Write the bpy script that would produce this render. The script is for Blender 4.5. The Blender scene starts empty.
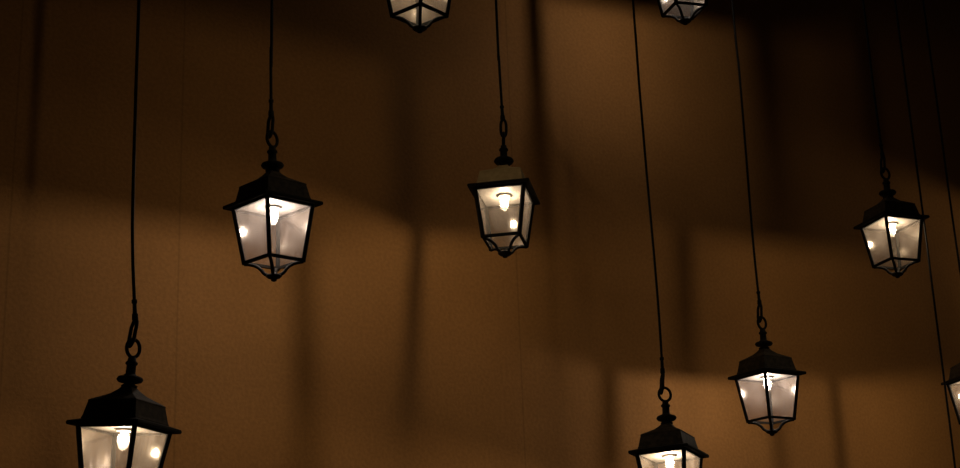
import bpy, bmesh, math, random
from mathutils import Vector, Matrix

C = bpy.context.scene.collection
sc = bpy.context.scene
R = math.radians
random.seed(4)

# ------------------------------------------------------------------ camera
F = 1323.0                       # focal length in pixels of the 960 px frame
CAM = Vector((0, 0, 1.6))
cam_rot = Matrix.Rotation(R(90 + 15.0), 4, 'X') @ Matrix.Rotation(R(-2.1), 4, 'Z')
cd = bpy.data.cameras.new('camera'); cam = bpy.data.objects.new('camera', cd); C.objects.link(cam)
cam.matrix_world = Matrix.Translation(CAM) @ cam_rot
cd.sensor_width = 36; cd.lens = F / 960 * 36; cd.clip_start = .05; cd.clip_end = 100
sc.camera = cam

# ------------------------------------------------------------------ materials
def mat(name):
    m = bpy.data.materials.new(name); m.use_nodes = True
    m.node_tree.nodes.clear()
    return m, m.node_tree.nodes, m.node_tree.links

def principled(name, col, rough, metal=0.0, var=0.0, bump=0.0, scale=60, col2=None, spec=.12):
    m, n, l = mat(name)
    o = n.new('ShaderNodeOutputMaterial'); p = n.new('ShaderNodeBsdfPrincipled')
    p.inputs['Base Color'].default_value = (*col, 1); p.inputs['Roughness'].default_value = rough
    p.inputs['Metallic'].default_value = metal; p.inputs['Specular IOR Level'].default_value = spec
    l.new(p.outputs[0], o.inputs[0])
    tc = n.new('ShaderNodeTexCoord'); nz = n.new('ShaderNodeTexNoise')
    nz.inputs['Scale'].default_value = scale; nz.inputs['Detail'].default_value = 5
    l.new(tc.outputs['Object'], nz.inputs['Vector'])
    if col2:
        r = n.new('ShaderNodeValToRGB')
        r.color_ramp.elements[0].position = .42; r.color_ramp.elements[0].color = (*col, 1)
        r.color_ramp.elements[1].position = .62; r.color_ramp.elements[1].color = (*col2, 1)
        l.new(nz.outputs['Fac'], r.inputs[0]); l.new(r.outputs[0], p.inputs['Base Color'])
    if bump:
        b = n.new('ShaderNodeBump'); b.inputs['Strength'].default_value = bump; b.inputs['Distance'].default_value = .001
        l.new(nz.outputs['Fac'], b.inputs['Height']); l.new(b.outputs[0], p.inputs['Normal'])
    return m

M_iron = principled('black_iron', (.006, .005, .004), .8, .0, bump=.5, scale=90, col2=(.012, .009, .006))
M_roof = principled('weathered_iron_roof', (.022, .016, .009), .7, .0, bump=.4, scale=50, col2=(.045, .032, .016))
M_roof_lit = principled('lit_tone_roof', (.38, .27, .12), .6, .0, bump=.4, scale=50, col2=(.46, .33, .15))  # paler roof colour for the centre lantern, standing in for light on its cap
M_cord = principled('black_cord', (.004, .0035, .003), .7, bump=.6, scale=300)
M_plate = principled('white_reflector', (.17, .155, .14), .6, bump=.2, scale=80, col2=(.14, .126, .113))
M_socket = principled('grey_socket', (.25, .22, .19), .4, .3)

def glass_mat(name, seed, haze):
    """thin dusty old glass: mostly clear, some sheen, a little dust that scatters"""
    m, n, l = mat(name)
    o = n.new('ShaderNodeOutputMaterial')
    tr = n.new('ShaderNodeBsdfTransparent'); tr.inputs[0].default_value = (.97, .95, .93, 1)
    gl = n.new('ShaderNodeBsdfGlossy'); gl.inputs['Roughness'].default_value = .13
    gl.inputs[0].default_value = (1, .97, .93, 1)
    tl = n.new('ShaderNodeBsdfTranslucent'); tl.inputs[0].default_value = (.95, .84, .78, 1)
    df = n.new('ShaderNodeBsdfDiffuse'); df.inputs[0].default_value = (.95, .84, .78, 1)
    du = n.new('ShaderNodeMixShader'); du.inputs[0].default_value = .4
    l.new(tl.outputs[0], du.inputs[1]); l.new(df.outputs[0], du.inputs[2])
    lw = n.new('ShaderNodeLayerWeight'); lw.inputs[0].default_value = .25
    mx = n.new('ShaderNodeMixShader')
    mul = n.new('ShaderNodeMath'); mul.operation = 'MULTIPLY_ADD'; mul.inputs[1].default_value = .4; mul.inputs[2].default_value = .022
    l.new(lw.outputs['Fresnel'], mul.inputs[0]); l.new(mul.outputs[0], mx.inputs[0])
    l.new(tr.outputs[0], mx.inputs[1]); l.new(gl.outputs[0], mx.inputs[2])
    # dust: wavy streaks down the pane
    tc = n.new('ShaderNodeTexCoord'); mp = n.new('ShaderNodeMapping')
    mp.inputs['Scale'].default_value = (28, 28, 6); mp.inputs['Location'].default_value = (seed, seed * .7, 0)
    nz = n.new('ShaderNodeTexNoise'); nz.inputs['Scale'].default_value = 1.4; nz.inputs['Detail'].default_value = 4
    l.new(tc.outputs['Object'], mp.inputs[0]); l.new(mp.outputs[0], nz.inputs['Vector'])
    mr = n.new('ShaderNodeMapRange'); mr.inputs[1].default_value = .3; mr.inputs[2].default_value = .7
    mr.inputs[3].default_value = haze * .4; mr.inputs[4].default_value = haze * 1.7
    l.new(nz.outputs['Fac'], mr.inputs[0])
    m2 = n.new('ShaderNodeMixShader'); l.new(mr.outputs[0], m2.inputs[0])
    l.new(mx.outputs[0], m2.inputs[1]); l.new(du.outputs[0], m2.inputs[2])
    b = n.new('ShaderNodeBump'); b.inputs['Strength'].default_value = .35; b.inputs['Distance'].default_value = .002
    l.new(nz.outputs['Fac'], b.inputs['Height']); l.new(b.outputs[0], gl.inputs['Normal'])
    l.new(m2.outputs[0], o.inputs[0])
    return m
M_glass = glass_mat('dusty_glass', 3.1, .015)

def bulb_mat(name, col, s):
    m, n, l = mat(name)
    o = n.new('ShaderNodeOutputMaterial'); e = n.new('ShaderNodeEmission')
    e.inputs[0].default_value = (*col, 1); e.inputs[1].default_value = s
    l.new(e.outputs[0], o.inputs[0]); return m
POWER = 1520
M_bulb_neutral = bulb_mat('lit_filament_soft_white', (1, .86, .75), POWER)
M_bulb_warm = bulb_mat('lit_filament_warm', (1, .80, .54), POWER)
M_bulb_dim = bulb_mat('lit_filament_dimmer', (1, .86, .74), POWER * .68)
M_bulb_white = bulb_mat('lit_filament_white', (1, .86, .75), POWER * .86)
M_bulb_warm_dim = bulb_mat('lit_filament_warm_dimmer', (1, .80, .54), POWER * .55)
def envelope_mat():
    m, n, l = mat('frosted_bulb_glass')
    o = n.new('ShaderNodeOutputMaterial')
    tr = n.new('ShaderNodeBsdfTransparent'); tl = n.new('ShaderNodeBsdfTranslucent')
    tl.inputs[0].default_value = (1, .95, .9, 1)
    mx = n.new('ShaderNodeMixShader'); mx.inputs[0].default_value = .035
    l.new(tr.outputs[0], mx.inputs[1]); l.new(tl.outputs[0], mx.inputs[2]); l.new(mx.outputs[0], o.inputs[0])
    return m
M_env = envelope_mat()

SEAMS = (-2.45, -1.83, -1.25, .17)      # where the joints are, metres along the wall
def wall_material():
    m, n, l = mat('ochre_plaster')
    o = n.new('ShaderNodeOutputMaterial'); p = n.new('ShaderNodeBsdfPrincipled')
    p.inputs['Roughness'].default_value = .75
    p.inputs['Specular IOR Level'].default_value = .25
    l.new(p.outputs[0], o.inputs[0])
    tc = n.new('ShaderNodeTexCoord')
    big = n.new('ShaderNodeTexNoise'); big.inputs['Scale'].default_value = 1.6; big.inputs['Detail'].default_value = 6
    big.inputs['Roughness'].default_value = .6
    fine = n.new('ShaderNodeTexNoise'); fine.inputs['Scale'].default_value = 75; fine.inputs['Detail'].default_value = 3
    l.new(tc.outputs['Object'], big.inputs['Vector']); l.new(tc.outputs['Object'], fine.inputs['Vector'])
    r = n.new('ShaderNodeValToRGB')
    r.color_ramp.elements[0].position = .3; r.color_ramp.elements[0].color = (.42, .195, .052, 1)
    r.color_ramp.elements[1].position = .7; r.color_ramp.elements[1].color = (.51, .245, .071, 1)
    l.new(big.outputs['Fac'], r.inputs[0])
    # speckle of the plaster
    mr = n.new('ShaderNodeMapRange'); mr.inputs[1].default_value = .35; mr.inputs[2].default_value = .65
    mr.inputs[3].default_value = .9; mr.inputs[4].default_value = 1.06
    l.new(fine.outputs['Fac'], mr.inputs[0])
    mul = n.new('ShaderNodeMix'); mul.data_type = 'RGBA'; mul.blend_type = 'MULTIPLY'; mul.inputs[0].default_value = 1
    l.new(r.outputs[0], mul.inputs[6]); l.new(mr.outputs[0], mul.inputs[7])
    # thin vertical joints of the wall covering
    sx = n.new('ShaderNodeSeparateXYZ'); l.new(tc.outputs['Object'], sx.inputs[0])
    pp = None
    for sv in SEAMS:
        a = n.new('ShaderNodeMath'); a.operation = 'SUBTRACT'; a.inputs[1].default_value = sv
        l.new(sx.outputs['X'], a.inputs[0])
        b = n.new('ShaderNodeMath'); b.operation = 'ABSOLUTE'; l.new(a.outputs[0], b.inputs[0])
        if pp is None: pp = b
        else:
            c = n.new('ShaderNodeMath'); c.operation = 'MINIMUM'
            l.new(pp.outputs[0], c.inputs[0]); l.new(b.outputs[0], c.inputs[1]); pp = c
    lt = n.new('ShaderNodeMapRange'); lt.inputs[1].default_value = .001; lt.inputs[2].default_value = .005
    lt.inputs[3].default_value = .8; lt.inputs[4].default_value = 1
    l.new(pp.outputs[0], lt.inputs[0])
    m3 = n.new('ShaderNodeMix'); m3.data_type = 'RGBA'; m3.blend_type = 'MULTIPLY'; m3.inputs[0].default_value = 1
    l.new(mul.outputs[2], m3.inputs[6]); l.new(lt.outputs[0], m3.inputs[7])
    l.new(m3.outputs[2], p.inputs['Base Color'])
    b = n.new('ShaderNodeBump'); b.inputs['Strength'].default_value = .5; b.inputs['Distance'].default_value = .004
    l.new(fine.outputs['Fac'], b.inputs['Height']); l.new(b.outputs[0], p.inputs['Normal'])
    return m

# ------------------------------------------------------------------ mesh helpers
def link_mesh(name, bm, m, parent=None, smooth=False):
    bmesh.ops.recalc_face_normals(bm, faces=bm.faces)
    me = bpy.data.meshes.new(name); bm.to_mesh(me); bm.free()
    me.materials.append(m)
    if smooth:
        for p in me.polygons: p.use_smooth = True
    o = bpy.data.objects.new(name, me); C.objects.link(o); o.parent = parent
    return o

def box(bm, lo, hi):
    v = [bm.verts.new((x, y, z)) for z in (lo[2], hi[2]) for x, y in ((lo[0], lo[1]), (hi[0], lo[1]), (hi[0], hi[1]), (lo[0], hi[1]))]
    for f in ((3, 2, 1, 0), (4, 5, 6, 7), (0, 1, 5, 4), (1, 2, 6, 5), (2, 3, 7, 6), (3, 0, 4, 7)):
        bm.faces.new([v[i] for i in f])

def bar(bm, a, b, w, d, out):
    """rectangular bar from a to b; w across, d along the outward direction"""
    a = Vector(a); b = Vector(b); t = (b - a).normalized()
    o = Vector(out); o = (o - t * o.dot(t)).normalized(); s = t.cross(o)
    vs = []
    for p in (a, b):
        for i, j in ((-1, -1), (1, -1), (1, 1), (-1, 1)):
            vs.append(bm.verts.new(p + s * (i * w / 2) + o * (j * d / 2)))
    for f in ((3, 2, 1, 0), (4, 5, 6, 7), (0, 1, 5, 4), (1, 2, 6, 5), (2, 3, 7, 6), (3, 0, 4, 7)):
        bm.faces.new([vs[i] for i in f])

def tube(bm, pts, r, seg=8, closed=False, flat=1.0):
    pts = [Vector(p) for p in pts]; n = len(pts); rings = []
    prev = None
    for i, p in enumerate(pts):
        if closed: t = pts[(i + 1) % n] - pts[i - 1]
        else: t = pts[min(i + 1, n - 1)] - pts[max(i - 1, 0)]
        t.normalize()
        if prev is None:
            u = t.orthogonal().normalized()
            if abs(t.dot(Vector((0, 0, 1)))) > .99: u = Vector((1, 0, 0))
        else:
            u = (prev - t * prev.dot(t)).normalized()
        prev = u; v = t.cross(u)
        rr = r[i] if isinstance(r, (list, tuple)) else r
        rings.append([bm.verts.new(p + (u * math.cos(k * math.tau / seg) + v * flat * math.sin(k * math.tau / seg)) * rr) for k in range(seg)])
    m = n if closed else n - 1
    for i in range(m):
        A, B = rings[i], rings[(i + 1) % n]
        for k in range(seg):
            bm.faces.new((A[k], A[(k + 1) % seg], B[(k + 1) % seg], B[k]))
    if not closed:
        bm.faces.new(rings[0][::-1]); bm.faces.new(rings[-1])

def lathe(bm, prof, seg=24):
    rings = []
    for r, z in prof:
        if r < 1e-5: rings.append([bm.verts.new((0, 0, z))])
        else: rings.append([bm.verts.new((r * math.cos(k * math.tau / seg), r * math.sin(k * math.tau / seg), z)) for k in range(seg)])
    for A, B in zip(rings, rings[1:]):
        for k in range(seg):
            k2 = (k + 1) % seg
            if len(A) == 1: bm.faces.new((A[0], B[k], B[k2]))
            elif len(B) == 1: bm.faces.new((A[k], A[k2], B[0]))
            else: bm.faces.new((A[k], A[k2], B[k2], B[k]))
    for A in (rings[0], rings[-1]):
        if len(A) > 1: bm.faces.new(A)

def corner(i, hd, z):
    """corner i (0 = +Y) of a square of half diagonal hd"""
    a = i * math.pi / 2
    return Vector((math.sin(a) * hd, math.cos(a) * hd, z))

# ------------------------------------------------------------------ the lantern
EZ = .232                         # eave plane above the bottom tip
HD_T, HD_B, POST_H = .116, .086, .172

def smooth_path(pts, n=5):
    out = []
    P = [Vector(p) for p in pts]
    for i in range(len(P) - 1):
        p0, p1, p2, p3 = P[max(i - 1, 0)], P[i], P[i + 1], P[min(i + 2, len(P) - 1)]
        for k in range(n):
            t = k / n
            out.append(.5 * ((2 * p1) + (p2 - p0) * t + (2 * p0 - 5 * p1 + 4 * p2 - p3) * t * t + (3 * p1 - p0 - 3 * p2 + p3) * t ** 3))
    out.append(P[-1]); return out

def sq_loft(bm, prof, cap=True):
    rings = [[bm.verts.new(corner(i, hd, z)) for i in range(4)] for hd, z in prof]
    for A, B in zip(rings, rings[1:]):
        for i in range(4):
            bm.faces.new((A[i], A[(i + 1) % 4], B[(i + 1) % 4], B[i]))
    if cap: bm.faces.new(rings[0]); bm.faces.new(rings[-1])

def make_lantern():
    root = bpy.data.objects.new('pendant_lantern', None); C.objects.link(root)
    root.empty_display_size = .1
    z = EZ
    # roof: thin flared eave, tapered cap box, low swept pyramid
    bm = bmesh.new()
    sq_loft(bm, [(.112, z + .004), (.112, z + .012),
                 (.109, z + .018), (.099, z + .054), (.100, z + .058), (.094, z + .061), (.070, z + .070), (.046, z + .080), (.028, z + .092), (.018, z + .102)])
    roof = link_mesh('roof', bm, M_roof, root)
    bv = roof.modifiers.new('bevel', 'BEVEL'); bv.width = .0012; bv.segments = 2; bv.limit_method = 'ANGLE'
    bm = bmesh.new()
    sq_loft(bm, [(.118, z - .004), (.145, z - .008), (.147, z - .003), (.145, z + .002), (.114, z + .009)])
    link_mesh('eave', bm, M_iron, root)
    # white plate under the roof
    bm = bmesh.new(); sq_loft(bm, [(.112, z - .0075), (.112, z - .0042)])
    link_mesh('reflector_plate', bm, M_plate, root)
    # upper rails
    bm = bmesh.new()
    for i in range(4):
        a, b = corner(i, HD_T, z - .009), corner(i + 1, HD_T, z - .009)
        bar(bm, a, b, .008, .007, (a + b) * .5 - Vector((0, 0, z)))
    link_mesh('upper_rail', bm, M_iron, root)
    # lower rails
    bm = bmesh.new()
    for i in range(4):
        a, b = corner(i, HD_B, z - POST_H), corner(i + 1, HD_B, z - POST_H)
        bar(bm, a, b, .008, .009, Vector(((a.x + b.x) / 2, (a.y + b.y) / 2, 0)))
    link_mesh('lower_rail', bm, M_iron, root)
    # posts, panes, scroll arms
    for i in range(4):
        bm = bmesh.new()
        bar(bm, corner(i, HD_T, z - .006), corner(i, HD_B - .001, z - POST_H - .005), .0118, .0118, corner(i, 1, 0))
        o = link_mesh('post', bm, M_iron, root)
        bv = o.modifiers.new('bevel', 'BEVEL'); bv.width = .0015; bv.segments = 2
        bm = bmesh.new()
        zt, zb = z - .012, z - POST_H + .004
        f = lambda zz: HD_B + (HD_T - HD_B) * (zz - (z - POST_H)) / POST_H
        vs = []
        for off in (-.0022, -.0002):
            for zz, k in ((zt, i), (zt, i + 1), (zb, i + 1), (zb, i)):
                vs.append(bm.verts.new(corner(k, f(zz) + off, zz)))
        for q in ((0, 1, 2, 3), (7, 6, 5, 4), (0, 4, 5, 1), (1, 5, 6, 2), (2, 6, 7, 3), (3, 7, 4, 0)):
            bm.faces.new([vs[j] for j in q])
        link_mesh('glass_pane', bm, M_glass, root)
        bm = bmesh.new()
        d = corner(i, 1, 0)
        path = smooth_path([d * r + Vector((0, 0, z + zz)) for r, zz in
                            ((.085, -.176), (.068, -.178), (.052, -.183), (.038, -.193), (.028, -.206), (.014, -.213), (.004, -.214))])
        tube(bm, path, .0052, 8)
        link_mesh('scroll_arm', bm, M_iron, root, True)
    bm = bmesh.new()
    lathe(bm, [(0, z - .204), (.008, z - .205), (.012, z - .209), (.021, z - .211), (.0235, z - .216), (.018, z - .221), (.009, z - .224), (.008, z - .229), (0, 0)])
    link_mesh('bottom_finial', bm, M_iron, root, True)
    bm = bmesh.new()
    lathe(bm, [(0, z + .095), (.019, z + .098), (.021, z + .103), (.013, z + .108), (.016, z + .109), (.030, z + .113), (.034, z + .119), (.031, z + .125), (.017, z + .130),
               (.0125, z + .135), (.012, z + .156), (.0155, z + .159), (.0155, z + .164), (.011, z + .168), (.010, z + .177), (0, z + .180)])
    link_mesh('top_finial', bm, M_iron, root, True)
    # eye ring and the snap hook that holds it
    bm = bmesh.new()
    tube(bm, [(math.cos(a * math.tau / 24) * .022, 0, z + .201 + math.sin(a * math.tau / 24) * .0235) for a in range(24)], .0048, 8, True)
    link_mesh('hanging_ring', bm, M_iron, root, True)
    bm = bmesh.new()
    pts = []
    for a in range(24):
        t = a * math.tau / 24
        pts.append((-.007 + .006 * math.sin(t), math.cos(t) * .0095, z + .240 + math.sin(t) * (.030) + (.006 if math.sin(t) > 0 else -.006)))
    tube(bm, pts, .005, 8, True)
    link_mesh('snap_hook', bm, M_iron, root, True)
    bm = bmesh.new()
    lathe(bm, [(.021, z - .007), (.023, z - .009), (.023, z - .013), (.017, z - .014), (.011, z - .0148), (0, z - .0148)])
    link_mesh('socket', bm, M_socket, root, True)
    bm = bmesh.new()
    lathe(bm, [(.0075, z - .015), (.010, z - .018), (.0145, z - .026), (.0155, z - .034), (.0145, z - .044), (.011, z - .054), (.006, z - .061), (0, z - .063)])
    b = link_mesh('bulb', bm, M_env, root, True)
    bm = bmesh.new()
    lathe(bm, [(0, z - .021), (.005, z - .022), (.0072, z - .031), (.0055, z - .039), (0, z - .040)], 12)
    link_mesh('filament', bm, M_bulb_neutral, b, True)
    return root

def at(u, v, depth):
    """point seen at pixel u, v, at a distance along the optical axis"""
    p = Vector(((u - 480) / F, -(v - 234) / F, -1)) * depth
    return CAM + (cam_rot.to_3x3() @ p)

def copy_part(ch, root):
    c = ch.copy(); C.objects.link(c); c.parent = root
    for g in ch.children:
        e = g.copy(); C.objects.link(e); e.parent = c
    return c
used = [False]
proto = make_lantern()
def place(u, v, depth, delta, lean, back, label, bulb, cord_pts, zref=EZ, roof=None, group='wrought iron pendant lanterns', size=1, swivel=0):
    """u,v = centre of the eave square; delta = near corner right of axis (deg);
    lean = clockwise tilt in view; back = underside turned to the viewer"""
    if used[0]:
        root = proto.copy(); C.objects.link(root)
        for ch in [c for c in proto.children if not c.name.startswith(('cord',))]:
            c = copy_part(ch, root)
    else:
        root = proto; used[0] = True
    P = at(u, v, depth)
    az = math.atan2(P.x, P.y)
    yaw = Matrix.Rotation(-(az - R(delta)), 4, 'Z')
    face = Matrix.Rotation(-az, 4, 'Z')
    tilt = face @ Matrix.Rotation(R(lean), 4, 'Y') @ Matrix.Rotation(R(-back), 4, 'X') @ face.inverted()
    M = Matrix.Translation(P) @ tilt @ yaw @ Matrix.Scale(size, 4) @ Matrix.Translation((0, 0, -zref))
    root.matrix_world = M
    root['label'] = label; root['category'] = 'lantern'; root['group'] = group
    for c in root.children:
        if c.name.startswith(('hanging_ring', 'snap_hook')): c.rotation_euler = (0, 0, R(swivel))
        if c.name.startswith('bulb') and bulb is not M_bulb_neutral:
            g = c.children[0]; g.data = g.data.copy(); g.data.materials[0] = bulb
        if c.name.startswith('roof') and roof is not None:
            c.data = c.data.copy(); c.data.materials[0] = roof
    # the cord hangs from the ceiling to the hook, built in the lantern's own frame
    inv = M.inverted()
    top = M @ Vector((-.002, 0, EZ + .272))
    pts = [top]
    if cord_pts:
        for (cu, cv) in cord_pts: pts.append(hang(cu, cv, top))
    last = pts[-1]
    pts.append(Vector((last.x + .0, last.y, 5.98)))
    if len(pts) == 2: pts.insert(1, (pts[0] + pts[1]) / 2 + Vector((.008, .003, 0)))
    sp = smooth_path(pts, 10)
    bm = bmesh.new(); tube(bm, [inv @ p for p in sp], .0046, 8)
    link_mesh('cord', bm, M_cord, root, True)
    d = (sp[3] - sp[0]).normalized()
    bm = bmesh.new()
    a = top + d * .001
    tube(bm, [inv @ (a + d * q) for q in (0, .004, .018, .021, .046, .048, .056, .058)], [.0066, .0085, .0080, .0060, .0054, .0076, .0076, .0052], 10)
    link_mesh('cord_clip', bm, M_iron, root, True)
    return root

def hang(cu, cv, top):
    """point of the cord seen at cu, cv in the vertical plane through the hook that is square to the view"""
    d = at(cu, cv, 1) - CAM
    n = Vector((top.x, top.y, 0)).normalized()
    t = n.dot(Vector((top.x, top.y, 0))) / n.dot(d)
    return CAM + d * t

G = None
def D(px): return F * .2051 / px
LN = [
 dict(u=125, v=426, depth=D(80.5), swivel=30, delta=12, lean=4, back=0, bulb=M_bulb_warm_dim, cord=[(132.5, 230), (136, 90), (139, 0)],
      label='largest lantern, hanging lowest at the left, its lower half cut by the frame'),
 dict(u=273, v=204.5, depth=4.15, size=1.075, swivel=55, delta=-8, lean=-1, back=0, bulb=M_bulb_white, cord=[(271, 50), (272, 0)],
      label='whole lantern left of centre with a glass corner facing us, second from the left'),
 dict(u=419.4, v=15.5, depth=D(70.5*38.8/41.6), delta=3, lean=0, back=0, bulb=M_bulb_neutral, cord=None, zref=EZ-POST_H,
      label='lantern at the top edge left of centre, only its lower end showing'),
 dict(u=504.3, v=193.5, depth=4.72, size=1.065, swivel=60, delta=34, lean=1.5, back=7, bulb=M_bulb_neutral, cord=[(499, 60), (496, 0)], roof=M_roof_lit,
      label='lantern at the centre with roof coloured pale as if lit and one pane facing us squarely'),
 dict(u=684.3, v=10.4, depth=5.44, size=1.09, delta=-18.7, lean=0, back=0, bulb=M_bulb_dim, cord=None, zref=EZ-POST_H,
      label='lantern at the top edge right of centre, showing only its lowest panes and scroll base'),
 dict(u=669, v=453.3, depth=D(61.7), delta=25, lean=0, back=7, bulb=M_bulb_warm, cord=[(657, 290), (643, 130), (633, 0)],
      label='lantern cut by the bottom edge right of centre, dark roof above bright glowing pane'),
 dict(u=766.7, v=374.8, depth=5.36, size=1.07, swivel=50, delta=-2.5, lean=0, back=2, bulb=M_bulb_dim, cord=[(753, 240), (740, 80), (732, 0)],
      label='whole lantern low on the right, its glass corner facing us, lower of the two there'),
 dict(u=891, v=221.6, depth=5.52, size=1.06, swivel=55, delta=-8.4, lean=0, back=3, bulb=M_bulb_neutral, cord=[(873, 85), (863, 0)],
      label='whole lantern hanging furthest right, beside a long passing cord'),
 dict(u=975.5, v=379, depth=5.75, size=1.06, delta=-20, lean=0, back=0, bulb=M_bulb_neutral, cord=[(950, 200), (938, 110), (923, 0)],
      label='lantern cut off by the right edge, only a sliver of roof and pane showing'),
 dict(u=970, v=590, depth=5.15, delta=-30, lean=0, back=0, bulb=M_bulb_neutral, cord=[(953, 450), (925, 230), (895, 0)],
      label='lantern below the frame, its long cord running just right of the furthest right whole lantern'),
]
for i, d in enumerate(LN):
    place(d['u'], d['v'], d['depth'], d['delta'], d['lean'], d['back'], d['label'], d['bulb'], d['cord'], d.get('zref', EZ), d.get('roof'), size=d.get('size', 1), swivel=d.get('swivel', 0))

# extra unseen lantern, added beyond the frame to brighten the right of the wall
def place_world(p, az_back, label):
    root = proto.copy(); C.objects.link(root)
    for ch in [c for c in proto.children if not c.name.startswith('cord')]:
        c = copy_part(ch, root)
    root.location = (p[0], p[1], p[2] - EZ); root.rotation_euler = (0, 0, -R(az_back))
    root.matrix_world = Matrix.Translation((p[0], p[1], p[2] - EZ)) @ Matrix.Rotation(-R(az_back), 4, 'Z')
    root['label'] = label; root['category'] = 'lantern'; root['group'] = 'wrought iron pendant lanterns'
    bm = bmesh.new(); top = EZ + .27
    tube(bm, [(0, 0, top), (0, 0, top + .5), (0, 0, 5.98 - p[2] + EZ)], .0046, 8)
    link_mesh('cord', bm, M_cord, root, True)
    return root
place_world((3.2, 6.2, 3.4), -42, 'added unseen lantern beyond the right edge, put in to light the wall')

# ------------------------------------------------------------------ the room
ang = R(31); Y0 = 4.45 / math.cos(ang)
def struct(name, bm, m):
    o = link_mesh(name, bm, m); o['kind'] = 'structure'; return o
M_wall = wall_material()
bm = bmesh.new(); box(bm, (-8, 0, 0), (10, .12, 6))
w = struct('wall_back', bm, M_wall)
w.matrix_world = Matrix.Translation((0, Y0, 0)) @ Matrix.Rotation(ang, 4, 'Z')
M_dark = principled('dark_floor', (.10, .07, .045), .6, bump=.2, scale=12, col2=(.13, .09, .06))
M_ceil = principled('dark_ceiling', (.05, .035, .025), .8, bump=.2, scale=12, col2=(.06, .045, .03))
ca, sa = math.cos(ang), math.sin(ang)
def poly(z0, z1, name, m):
    P = [(-8 * ca, Y0 - 8 * sa), (10 * ca, Y0 + 10 * sa), (10 * ca + 9 * sa, Y0 + 10 * sa - 9 * ca), (-8 * ca + 9 * sa, Y0 - 8 * sa - 9 * ca)]
    bm = bmesh.new()
    A = [bm.verts.new((x, y, z0)) for x, y in P]; B = [bm.verts.new((x, y, z1)) for x, y in P]
    bm.faces.new(A); bm.faces.new(B)
    for i in range(4): bm.faces.new((A[i], A[(i + 1) % 4], B[(i + 1) % 4], B[i]))
    return struct(name, bm, m)
poly(-.1, 0, 'floor', M_dark)
poly(6, 6.1, 'ceiling', M_ceil)

# ------------------------------------------------------------------ world and view
wd = bpy.data.worlds.new('world'); sc.world = wd; wd.use_nodes = True
bg = wd.node_tree.nodes['Background']; bg.inputs[0].default_value = (1, .7, .4, 1); bg.inputs[1].default_value = .009
vs = sc.view_settings
vs.view_transform = 'Standard'; vs.look = 'None'; vs.exposure = 0; vs.gamma = 1; vs.use_curve_mapping = False
sc.cycles.max_bounces = 10; sc.cycles.transparent_max_bounces = 24
sc.cycles.sample_clamp_indirect = 4
sc.cycles.caustics_reflective = False; sc.cycles.caustics_refractive = False
sc.cycles.use_denoising = True
